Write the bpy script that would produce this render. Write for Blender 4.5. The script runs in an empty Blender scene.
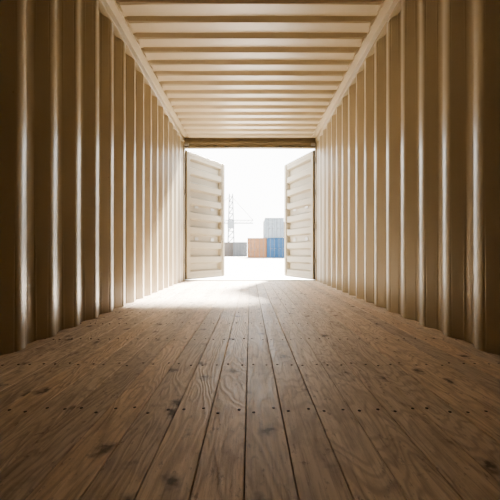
import bpy, bmesh, math, random
from mathutils import Vector, Matrix
random.seed(4)
S=bpy.context.scene
COL=S.collection

# ---------------------------------------------------------------- helpers
def obj_from_bm(name,bm,mats,parent=None,smooth=False):
    me=bpy.data.meshes.new(name); bm.normal_update(); bm.to_mesh(me); bm.free()
    for m in mats: me.materials.append(m)
    o=bpy.data.objects.new(name,me); COL.objects.link(o)
    if parent: o.parent=parent
    if smooth:
        for p in me.polygons: p.use_smooth=True
    return o
def box(bm,x0,x1,y0,y1,z0,z1,mat=0,M=None,bev=0):
    r=bmesh.ops.create_cube(bm,size=1.0)
    vs=r['verts']
    for v in vs:
        v.co=Vector(((x0+x1)/2+v.co.x*(x1-x0),(y0+y1)/2+v.co.y*(y1-y0),(z0+z1)/2+v.co.z*(z1-z0)))
    fs=set(f for v in vs for f in v.link_faces)
    for f in fs: f.material_index=mat
    if bev:
        es=list(set(e for v in vs for e in v.link_edges))
        rb=bmesh.ops.bevel(bm,geom=es,offset=bev,segments=1,affect='EDGES',material=mat)
        vs=list(set(list(rb['verts'])+[v for v in vs if v.is_valid]))
    if M is not None:
        for v in vs:
            if v.is_valid: v.co=M@v.co
    return vs
def cyl(bm,p0,p1,r,mat=0,seg=12,M=None,r2=None):
    p0=Vector(p0);p1=Vector(p1);d=p1-p0
    q=d.to_track_quat('Z','Y').to_matrix().to_4x4()
    T=Matrix.Translation((p0+p1)/2)@q
    if M is not None: T=M@T
    rr=bmesh.ops.create_cone(bm,cap_ends=True,segments=seg,radius1=r,radius2=r if r2 is None else r2,depth=d.length,matrix=T)
    for f in set(f for v in rr['verts'] for f in v.link_faces): f.material_index=mat
class N:
    def __init__(s,name):
        s.m=bpy.data.materials.new(name); s.m.use_nodes=True
        s.t=s.m.node_tree; s.b=s.t.nodes['Principled BSDF']
    def n(s,t,**k):
        x=s.t.nodes.new(t)
        for a,b in k.items(): setattr(x,a,b)
        return x
    def l(s,a,b): s.t.links.new(a,b)
    def ramp(s,fac,pts):
        r=s.n('ShaderNodeValToRGB'); cr=r.color_ramp
        while len(cr.elements)<len(pts): cr.elements.new(.5)
        for e,(p,c) in zip(cr.elements,pts):
            e.position=p; e.color=c if len(c)==4 else (*c,1)
        s.l(fac,r.inputs['Fac']); return r.outputs['Color']
    def mix(s,fac,a,b,mode='MIX'):
        m=s.n('ShaderNodeMix',data_type='RGBA',blend_type=mode)
        for sock,v in ((m.inputs[0],fac),(m.inputs[6],a),(m.inputs[7],b)):
            if hasattr(v,'links'): s.l(v,sock)
            elif isinstance(v,(int,float)): sock.default_value=v
            else: sock.default_value=(*v,1)
        return m.outputs[2]
    def noise(s,vec,scale,detail=4,rough=.5,dist=0):
        x=s.n('ShaderNodeTexNoise'); x.inputs['Scale'].default_value=scale
        x.inputs['Detail'].default_value=detail; x.inputs['Roughness'].default_value=rough
        x.inputs['Distortion'].default_value=dist
        s.l(vec,x.inputs['Vector']); return x.outputs['Fac']
    def coord(s,scale=(1,1,1)):
        tc=s.n('ShaderNodeTexCoord'); mp=s.n('ShaderNodeMapping'); mp.inputs['Scale'].default_value=scale
        s.l(tc.outputs['Object'],mp.inputs['Vector']); return mp.outputs['Vector']
    def bump(s,h,st,dist=.01):
        b=s.n('ShaderNodeBump'); b.inputs['Strength'].default_value=st; b.inputs['Distance'].default_value=dist
        s.l(h,b.inputs['Height']); s.l(b.outputs['Normal'],s.b.inputs['Normal'])

def painted(name,col,dirt=(.16,.09,.045),rough=.38,amt=1.0,coat=0,spread=.22,bmp=.04):
    m=N(name); b=m.b
    v=m.coord(); vs=m.coord((1,1,.08))
    big=m.noise(v,1.0,3,.5); st=m.noise(vs,9,5,.65); sp=m.noise(v,30,3,.5)
    c2=tuple(x*.88 for x in col)
    c=m.mix(m.ramp(big,[(.3,(0,0,0)),(.75,(1,1,1))]),col,c2)
    c=m.mix(m.ramp(st,[(.5,(0,0,0)),(.85,(.4*amt,)*3)]),c,tuple(x*.6 for x in col))
    c=m.mix(m.ramp(sp,[(.74,(0,0,0)),(.78,(.7*amt,)*3)]),c,dirt)
    m.l(c,b.inputs['Base Color'])
    r=m.ramp(big,[(.3,(rough-.03,)*3),(.75,(rough+spread,)*3)])
    m.l(r,b.inputs['Roughness'])
    b.inputs['Specular IOR Level'].default_value=.5+coat
    m.bump(m.noise(v,4,2,.5),bmp,.004)
    return m.m
def plain(name,col,rough=.6,metal=0,nscale=8,var=.2,bump=.1):
    m=N(name); v=m.coord(); n=m.noise(v,nscale,5,.6)
    m.l(m.mix(n,tuple(x*(1-var) for x in col),tuple(min(1,x*(1+var)) for x in col)),m.b.inputs['Base Color'])
    m.b.inputs['Roughness'].default_value=rough; m.b.inputs['Metallic'].default_value=metal
    m.bump(n,bump,.003); return m.m

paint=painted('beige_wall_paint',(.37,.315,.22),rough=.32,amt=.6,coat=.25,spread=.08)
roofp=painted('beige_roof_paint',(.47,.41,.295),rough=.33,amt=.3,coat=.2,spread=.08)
doorp=painted('cream_door_paint',(.33,.29,.215),rough=.36,amt=.5)
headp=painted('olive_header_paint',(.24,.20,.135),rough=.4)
rubber=plain('rubber_gasket',(.035,.032,.03),.7)
steel=plain('galvanised_steel',(.35,.34,.32),.4,.8)
rusty=plain('rusty_screw_head',(.035,.025,.018),.6,.0)

# wood ---------------------------------------------------------
def wood():
    m=N('weathered_plank_wood'); b=m.b
    at=m.n('ShaderNodeAttribute',attribute_name='plank_id',attribute_type='GEOMETRY')
    tc=m.n('ShaderNodeTexCoord')
    comb=m.n('ShaderNodeCombineXYZ')
    mul=m.n('ShaderNodeMath',operation='MULTIPLY'); mul.inputs[1].default_value=37.7
    m.l(at.outputs['Fac'],mul.inputs[0]); m.l(mul.outputs[0],comb.inputs['Z']); 
    mul2=m.n('ShaderNodeMath',operation='MULTIPLY'); mul2.inputs[1].default_value=91.3
    m.l(at.outputs['Fac'],mul2.inputs[0]); m.l(mul2.outputs[0],comb.inputs['Y'])
    add=m.n('ShaderNodeVectorMath',operation='ADD')
    m.l(tc.outputs['Object'],add.inputs[0]); m.l(comb.outputs[0],add.inputs[1])
    def mp(sc):
        x=m.n('ShaderNodeMapping'); x.inputs['Scale'].default_value=sc; m.l(add.outputs[0],x.inputs['Vector']); return x.outputs['Vector']
    fld=m.noise(mp((6,1.1,1)),1.0,3,.5,.4)
    k=m.n('ShaderNodeMath',operation='MULTIPLY'); k.inputs[1].default_value=120; m.l(fld,k.inputs[0])
    sn=m.n('ShaderNodeMath',operation='SINE'); m.l(k.outputs[0],sn.inputs[0])
    mr=m.n('ShaderNodeMapRange'); mr.inputs['From Min'].default_value=-1; m.l(sn.outputs[0],mr.inputs['Value'])
    ring=mr.outputs[0]
    fine=m.noise(mp((120,7,1)),1.0,5,.7)
    mid=m.noise(mp((26,1.8,1)),1.0,6,.65,.4)
    blot=m.noise(mp((5,3.2,1)),1.0,7,.72)
    spk=m.noise(mp((55,26,1)),1.0,4,.65)
    vo=m.n('ShaderNodeTexVoronoi'); vo.inputs['Scale'].default_value=1.0
    kn=m.n('ShaderNodeVectorMath',operation='ADD'); wob=m.n('ShaderNodeTexNoise'); wob.inputs['Scale'].default_value=30
    m.l(add.outputs[0],wob.inputs['Vector']); sc=m.n('ShaderNodeVectorMath',operation='SCALE'); sc.inputs['Scale'].default_value=.35
    m.l(wob.outputs['Color'],sc.inputs[0]); m.l(mp((7,5,1)),kn.inputs[0]); m.l(sc.outputs[0],kn.inputs[1])
    m.l(kn.outputs[0],vo.inputs['Vector'])
    knot=m.ramp(vo.outputs['Distance'],[(.06,(.85,.85,.85)),(.12,(.35,.35,.35)),(.22,(0,0,0))])
    c=m.ramp(mid,[(.25,(.56,.45,.345)),(.5,(.70,.585,.465)),(.78,(.82,.71,.59))])
    c=m.mix(m.ramp(ring,[(.5,(0,0,0)),(1,(.34,.34,.34))]),c,(.27,.19,.13))
    c=m.mix(m.ramp(fine,[(.48,(0,0,0)),(.70,(.5,.5,.5))]),c,(.22,.155,.11))
    c=m.mix(m.ramp(blot,[(.52,(0,0,0)),(.70,(.5,.5,.5))]),c,(.28,.205,.15))
    c=m.mix(m.ramp(spk,[(.60,(0,0,0)),(.70,(.5,.5,.5))]),c,(.12,.085,.06))
    c=m.mix(knot,c,(.06,.042,.03))
    tint=m.ramp(at.outputs['Fac'],[(0,(.82,.80,.79)),(.5,(1,1,1)),(1,(1.0,.94,.87))])
    c=m.mix(1.0,c,tint,'MULTIPLY')
    m.l(c,b.inputs['Base Color'])
    m.l(m.ramp(mid,[(.3,(.46,)*3),(.7,(.66,)*3)]),b.inputs['Roughness'])
    h=m.mix(.5,ring,fine); h=m.mix(.4,h,spk)
    m.bump(h,.6,.0045)
    return m.m
wood_m=wood()

# ---------------------------------------------------------------- container shell
W=1.18; YE=6.14; YB=-1.9; HR=2.505; P=.29
def wall(sgn,name):
    bm=bmesh.new()
    xin=W-.022; xout=W+.024
    pp=[]
    y0=YE-.04; pp.append((xin,y0))
    y=y0-.02
    while y-P>YB:
        pp+= [(xin,y),(xout,y-.060),(xout,y-.060-.085),(xin,y-.060-.085-.060)]
        y-=P
    pp.append((xin,YB))
    rows=[]
    for z in (-.09,1.2,2.43):
        rows.append([bm.verts.new((sgn*x,yy,z)) for x,yy in pp])
    for a in range(2):
        for i in range(len(pp)-1):
            q=[rows[a][i],rows[a][i+1],rows[a+1][i+1],rows[a+1][i]]
            if sgn>0: q.reverse()
            bm.faces.new(q)
    bmesh.ops.bevel(bm,geom=[e for e in bm.edges if abs(e.verts[0].co.z-e.verts[1].co.z)>.5 and len(e.link_faces)==2],
        offset=.013,segments=4,affect='EDGES')
    for f in bm.faces: f.smooth=True
    x0,x1=sorted((sgn*(W-.035),sgn*(W+.04)))
    box(bm,x0,x1,YB,YE,2.425,2.56,0,bev=.004)
    x0,x1=sorted((sgn*(W+.028),sgn*(W+.05)))
    box(bm,x0,x1,YB,YE,-.15,0.02,0)
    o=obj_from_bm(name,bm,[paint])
    return o
wall(-1,'wall_left'); wall(1,'wall_right')

# ceiling
bm=bmesh.new()
PC=.225
xs=[-W+.03,-1.08,-1.04,0,1.04,1.08,W-.03]; rx=[0,0,1,1,1,0,0]
ys=[];y=YE-.02
ys.append((y,0)); y-=.06
while y-PC>YB:
    ys+=[(y,0),(y-.032,1),(y-.032-.095,1),(y-.032-.095-.032,0)]
    y-=PC
ys.append((YB,0))
grid=[[bm.verts.new((x,yy,HR-.034*r*t)) for x,r in zip(xs,rx)] for yy,t in ys]
for i in range(len(ys)-1):
    for j in range(len(xs)-1):
        bm.faces.new([grid[i][j],grid[i][j+1],grid[i+1][j+1],grid[i+1][j]])
bmesh.ops.bevel(bm,geom=[e for e in bm.edges if abs(e.verts[0].co.y-e.verts[1].co.y)<.001 and len(e.link_faces)==2],
        offset=.009,segments=3,affect='EDGES')
for s in (-1,1):
    x0,x1=sorted((s*(W-.035),s*(W-.10)))
    box(bm,x0,x1,YB,YE-.03,HR-.006,HR+.01,0)
box(bm,-W,W,YB,YE,2.545,2.56,0)
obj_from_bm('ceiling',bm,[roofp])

# back wall
bm=bmesh.new()
pp=[];x=-W-.05
while x<W-.1:
    pp+=[(x,0),(x+.07,0),(x+.12,.045),(x+.19,.045)]; x+=.24
pp.append((W+.05,0))
r=[[bm.verts.new((x,YB+.02-d,z)) for x,d in pp] for z in (-.15,2.56)]
for i in range(len(pp)-1): bm.faces.new([r[0][i],r[0][i+1],r[1][i+1],r[1][i]])
obj_from_bm('wall_back',bm,[paint])

# floor planks
bm=bmesh.new()
lay=bm.faces.layers.float.new('plank_id')
npl=22; pw=(2*W+.04)/npl; g=.0011
def setid(vs,v):
    for f in set(f for q in vs if q.is_valid for f in q.link_faces): f[lay]=v
screws=[]
rows_y=[YE-.1-i*.45 for i in range(18)]
for i in range(npl):
    x0=-W-.02+i*pw-(.012 if i else 0); x1=-W-.02+(i+1)*pw-.012
    if i==npl-1: x1+=.012
    cuts=[YB]
    c=random.choice(rows_y[3:16]) if i%2 else None
    if i in(7,9,11,13): c=None
    if i in(3,4): c=.84
    if c: cuts.append(c)
    cuts.append(YE+.0)
    cuts.sort()
    for a,b_ in zip(cuts[:-1],cuts[1:]):
        dz=random.uniform(-.0008,.0008)
        vs=box(bm,x0+g,x1-g,a+.0015,b_-.0015,-.03,dz,0,bev=.0014)
        setid(vs,random.random())
    for ry in rows_y:
        for fx in (.22,.78):
            screws.append((x0+pw*fx+random.uniform(-.003,.003),ry+random.uniform(-.02,.02)))
vs=box(bm,-W-.02,W+.02,YB,YE,-.09,-.031,1)
for x,y in screws:
    cyl(bm,(x,y,-.004),(x,y,.0014),.0048,1,10)
floor=obj_from_bm('floor',bm,[wood_m,rusty])

# threshold sill plate, header, posts
bm=bmesh.new()
box(bm,-W-.05,W+.05,YE+.001,YE+.10,-.15,.012,0,bev=.004)
obj_from_bm('trim_1',bm,[painted('sill_steel',(.40,.36,.28),rough=.4)])
bm=bmesh.new()
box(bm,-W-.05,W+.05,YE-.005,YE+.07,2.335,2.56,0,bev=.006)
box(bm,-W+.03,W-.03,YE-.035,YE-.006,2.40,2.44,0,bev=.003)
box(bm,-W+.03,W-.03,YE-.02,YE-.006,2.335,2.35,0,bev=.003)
for s in(-1,1):
    box(bm,s*1.10-.035,s*1.10+.035,YE-.05,YE-.006,2.36,2.41,1,bev=.004)
    cyl(bm,(s*1.10-.04,YE-.055,2.375),(s*1.10+.04,YE-.055,2.375),.008,1)
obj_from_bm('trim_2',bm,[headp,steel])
for k,s in enumerate((-1,1)):
    bm=bmesh.new()
    x0,x1=sorted((s*(W-.035),s*(W+.05)))
    box(bm,x0,x1,YE-.045,YE+.075,-.0899,2.40,0,bev=.005)
    x0,x1=sorted((s*(W-.05),s*(W+.07)))
    box(bm,x0,x1,YE+.002,YE+.12,2.42,2.58,0,bev=.008)
    box(bm,x0,x1,YE+.101,YE+.16,-.15,-.02,0,bev=.008)
    for z in (.35,.95,1.55,2.1):
        xx=s*(W-.045)
        cyl(bm,(xx,YE-.06,z-.05),(xx,YE-.06,z+.05),.006,1,10)
        for zz in(z-.05,z+.05): cyl(bm,(xx,YE-.06,zz),(s*(W-.02),YE-.04,zz),.006,1,8)
    obj_from_bm('trim_%d'%(3+k),bm,[headp,steel])

# ---------------------------------------------------------------- doors
def door(s,name,ang):
    L=1.13; zb=.03; zt=2.30; th=math.radians(ang)
    hinge=Vector((-s*1.125,YE+.05,0))
    ud=Vector((s*math.sin(th),math.cos(th),0))
    vd=Vector((-math.cos(th)*s,math.sin(th),0))
    M=Matrix(((ud.x,vd.x,0,hinge.x),(ud.y,vd.y,0,hinge.y),(0,0,1,0),(0,0,0,1)))
    bm=bmesh.new()
    fr=.075;T=.05
    box(bm,0,fr,-.012,T,zb,zt,0,M,.005); box(bm,L-fr,L,-.012,T,zb,zt,0,M,.005)
    box(bm,fr,L-fr,-.004,T,zb,zb+.07,0,M,.004); box(bm,fr,L-fr,-.004,T,zt-.06,zt,0,M,.004)
    z0=zb+.07; z1=zt-.06; n=8; step=(z1-z0)/n
    prof=[(z0,0)]
    for i in range(n):
        a=z0+i*step
        prof+=[(a+.05,0),(a+.08,1),(a+step-.08,1),(a+step-.05,0)]
    prof.append((z1,0))
    us=[(fr,0),(fr+.02,0),(fr+.05,1),(L-fr-.05,1),(L-fr-.02,0),(L-fr,0)]
    gr=[[bm.verts.new(M@Vector((u,.002+.055*a*b,z))) for u,b in us] for z,a in prof]
    for i in range(len(prof)-1):
        for j in range(len(us)-1):
            bm.faces.new([gr[i][j],gr[i][j+1],gr[i+1][j+1],gr[i+1][j]])
    box(bm,L,L+.014,.012,.04,zb,zt,1,M); box(bm,-.014,0,.012,.04,zb,zt,1,M)
    box(bm,0,L,.012,.04,zt,zt+.014,1,M); box(bm,0,L,.012,.04,zb-.014,zb,1,M)
    for z in (.25,.85,1.5,2.1):
        cyl(bm,(-.03,T+.01,z-.06),(-.03,T+.01,z+.06),.016,2,12,M)
        box(bm,-.03,.10,T,T+.012,z-.045,z+.045,2,M,.003)
    for u in (.33,.80):
        cyl(bm,(u,T+.065,zb-.02),(u,T+.065,zt+.02),.017,2,12,M)
        for z in (.12,.75,1.35,2.2):
            box(bm,u-.05,u+.05,T-.002,T+.086,z-.03,z+.03,2,M,.004)
        box(bm,u-.35 if u>.5 else u,u if u>.5 else u+.35,T+.08,T+.095,1.04,1.075,2,M,.004)
    obj_from_bm(name,bm,[doorp,rubber,steel])
door(1,'door_1',32); door(-1,'door_2',21)

# ---------------------------------------------------------------- outside yard
GZ=-.15
def ground():
    m=N('sunlit_concrete_yard'); v=m.coord()
    n=m.noise(v,.35,6,.6); n2=m.noise(v,18,4,.6)
    c=m.mix(n,(.36,.335,.30),(.48,.455,.42)); c=m.mix(m.ramp(n2,[(.4,(0,0,0)),(.8,(.4,.4,.4))]),c,(.3,.29,.27))
    m.l(c,m.b.inputs['Base Color']); m.b.inputs['Roughness'].default_value=.85; m.bump(n2,.2,.004)
    return m.m
bm=bmesh.new()
q=[bm.verts.new(p) for p in((-400,-60,GZ),(400,-60,GZ),(400,700,GZ),(-400,700,GZ))]
bm.faces.new(q); obj_from_bm('ground',bm,[ground()])

casting=plain('casting_grey',(.12,.12,.13),.6)
def cargo(cx,cy,z0,mat,length=6.06,rot=0,w=2.44,h=2.59):
    """ISO container standing with its door end toward -Y"""
    bm=bmesh.new()
    M=Matrix.Translation((cx,cy,z0))@Matrix.Rotation(rot,4,'Z')
    hw=w/2
    def corr(p0,p1,nrm,zb,zt,pitch=.29,d=.05):
        p0=Vector(p0);p1=Vector(p1);Lx=(p1-p0).length;dr=(p1-p0)/Lx;nrm=Vector(nrm)
        t=0;pts=[]
        while t+pitch<Lx:
            pts+=[(t,0),(t+.07,0),(t+.13,1),(t+.22,1)];t+=pitch
        pts.append((Lx,0))
        a=[[bm.verts.new(M@(p0+dr*t-nrm*(.015+d*k)+Vector((0,0,z)))) for t,k in pts] for z in(zb,zt)]
        for i in range(len(pts)-1): bm.faces.new([a[0][i],a[0][i+1],a[1][i+1],a[1][i]])
    corr((-hw,.1,0),(-hw,length-.1,0),(-1,0,0),.14,h-.1)
    corr((hw,.1,0),(hw,length-.1,0),(1,0,0),.14,h-.1)
    corr((-hw+.1,length,0),(hw-.1,length,0),(0,1,0),.14,h-.1)
    for x in(-hw,hw-.12):
        box(bm,x,x+.12,0,.12,0.02,h-.02,0,M,.01); box(bm,x,x+.12,length-.12,length,.02,h-.02,0,M,.01)
        box(bm,x+.01,x+.11,.12,length-.12,.02,.16,0,M); box(bm,x+.02,x+.10,.12,length-.12,h-.12,h-.02,0,M)
        for y in(-.01,length-.16):
            for z in(0,h-.118): box(bm,x-.005,x+.125,y,y+.17,z,z+.118,1,M,.01)
    for y in(0,length-.12):
        box(bm,-hw+.12,hw-.12,y,y+.12,.02,.16,0,M); box(bm,-hw+.12,hw-.12,y,y+.12,h-.12,h-.02,0,M)
    box(bm,-hw+.1,hw-.1,.1,length-.1,h-.05,h-.03,0,M)
    box(bm,-hw+.1,hw-.1,.1,length-.1,.10,.14,0,M)
    for x0,x1 in((-hw+.13,-.01),(.01,hw-.13)):
        box(bm,x0,x1,.05,.09,.17,h-.13,0,M,.005)
        for k in range(4):
            zc=.45+k*.55; box(bm,x0+.08,x1-.08,.03,.052,zc-.16,zc+.16,0,M,.01)
        for f in(.28,.74):
            u=x0+(x1-x0)*f; cyl(bm,(u,.0,.1),(u,.0,h-.06),.02,1,8,M)
            for z in (.3,1.0,1.7,2.35): box(bm,u-.04,u+.04,-.02,.05,z-.03,z+.03,1,M)
            box(bm,u-.02,u+.28,-.03,-.015,1.18,1.22,1,M)
    return obj_from_bm('cargo_container',bm,[mat,casting])
blue=painted('blue_container_paint',(.012,.06,.135),(.1,.06,.03),.6,.4)
orange=painted('tan_container_paint',(.22,.11,.05),(.1,.06,.03),.6,.4)
grey=painted('grey_container_paint',(.09,.095,.10),(.1,.06,.03),.6,.4)
white=painted('white_container_paint',(.18,.21,.235),(.2,.14,.08),.6,.3)
brown=painted('brown_container_paint',(.12,.10,.085),(.1,.06,.03),.6,.4)
D0=45
X=lambda px,d=D0:(px-250)/350*d
cargo(X(257),D0,GZ,orange)
cargo(X(276.5),D0,GZ,blue)
cargo(X(274.5),D0+.1,GZ+2.6,white)
cargo(X(276.5)+2.75,D0+.3,GZ,grey); cargo(X(276.5)+2.7,D0+.2,GZ+2.6,orange)
cargo(X(276.5)+5.5,D0,GZ,blue); cargo(X(276.5)+8.3,D0,GZ,white)
D1=62
cargo(X(240,D1),D1,GZ,grey); cargo(X(226,D1),D1+1,GZ,brown)
cargo(X(212,D1),D1,GZ,grey); cargo(X(197,D1),D1,GZ,blue); cargo(X(182,D1),D1,GZ,orange); cargo(X(197,D1),D1,GZ+2.6,grey)

cr=plain('hazy_crane_steel',(.17,.185,.20),.7)
bm=bmesh.new()
cx,cy=X(231,95),95
def bar(a,b,r=.1): cyl(bm,a,b,r,0,6)
for sx in(-.9,.9):
    for sy in(-.9,.9):
        bar((cx+sx,cy+sy,GZ),(cx+sx*.5,cy+sy*.5,16.5),.12)
for k in range(10):
    z=k*1.6; f=1-.5*k/10; f2=1-.5*(k+1)/10
    for sy in(-.9,.9):
        bar((cx-.9*f,cy+sy*f,z),(cx+.9*f2,cy+sy*f2,z+1.6),.06)
        bar((cx-.9*f,cy+sy*f,z),(cx+.9*f,cy+sy*f,z),.06)
    for sx in(-.9,.9):
        bar((cx+sx*f,cy-.9*f,z),(cx+sx*f2,cy+.9*f2,z+1.6),.06)
box(bm,cx-.9,cx+.9,cy-.9,cy+.9,7.2,9.2,0)
bar((cx-9,cy,8.6),(cx+6,cy,8.6),.14); bar((cx-9,cy,9.4),(cx+6,cy,9.4),.09)
for k in range(15): bar((cx-9+k,cy,8.6),(cx-8+k,cy,9.4),.05)
bar((cx,cy,16),(cx-9,cy,9.4),.06); bar((cx,cy,16),(cx+6,cy,9.4),.06)
bar((cx-6,cy,8.6),(cx-6,cy,4.5),.05)
obj_from_bm('harbour_crane',bm,[cr])

# ---------------------------------------------------------------- light
w=bpy.data.worlds.new('hazy_sky'); S.world=w; w.use_nodes=True
nt=w.node_tree; bg=nt.nodes['Background']
tc=nt.nodes.new('ShaderNodeTexCoord'); sx=nt.nodes.new('ShaderNodeSeparateXYZ'); cr_=nt.nodes.new('ShaderNodeValToRGB')
nt.links.new(tc.outputs['Generated'],sx.inputs[0]); nt.links.new(sx.outputs['Z'],cr_.inputs['Fac'])
cr_.color_ramp.elements[0].color=(1,.975,.93,1); cr_.color_ramp.elements[1].color=(.88,.94,1,1)
nt.links.new(cr_.outputs['Color'],bg.inputs['Color']); bg.inputs['Strength'].default_value=6.0
sun=bpy.data.lights.new('sun','SUN'); sun.energy=62; sun.angle=math.radians(7); sun.color=(1,.94,.86)
so=bpy.data.objects.new('sun',sun); COL.objects.link(so); so.location=(10,30,20)
so.rotation_euler=Vector((-.4,-1,-.84)).to_track_quat('-Z','Y').to_euler()

cam=bpy.data.cameras.new('camera'); co=bpy.data.objects.new('camera',cam); COL.objects.link(co)
co.location=(0,0,.49); co.rotation_euler=(math.pi/2,0,0)
cam.sensor_width=36; cam.lens=350/500*36; cam.shift_y=.006; cam.clip_start=.01; cam.clip_end=2000
S.camera=co
try:
    S.cycles.max_bounces=16; S.cycles.diffuse_bounces=12
except Exception: pass
S.view_settings.view_transform='AgX'
try: S.view_settings.look='AgX - Medium High Contrast'
except Exception as e: print(e)
S.view_settings.exposure=0.2
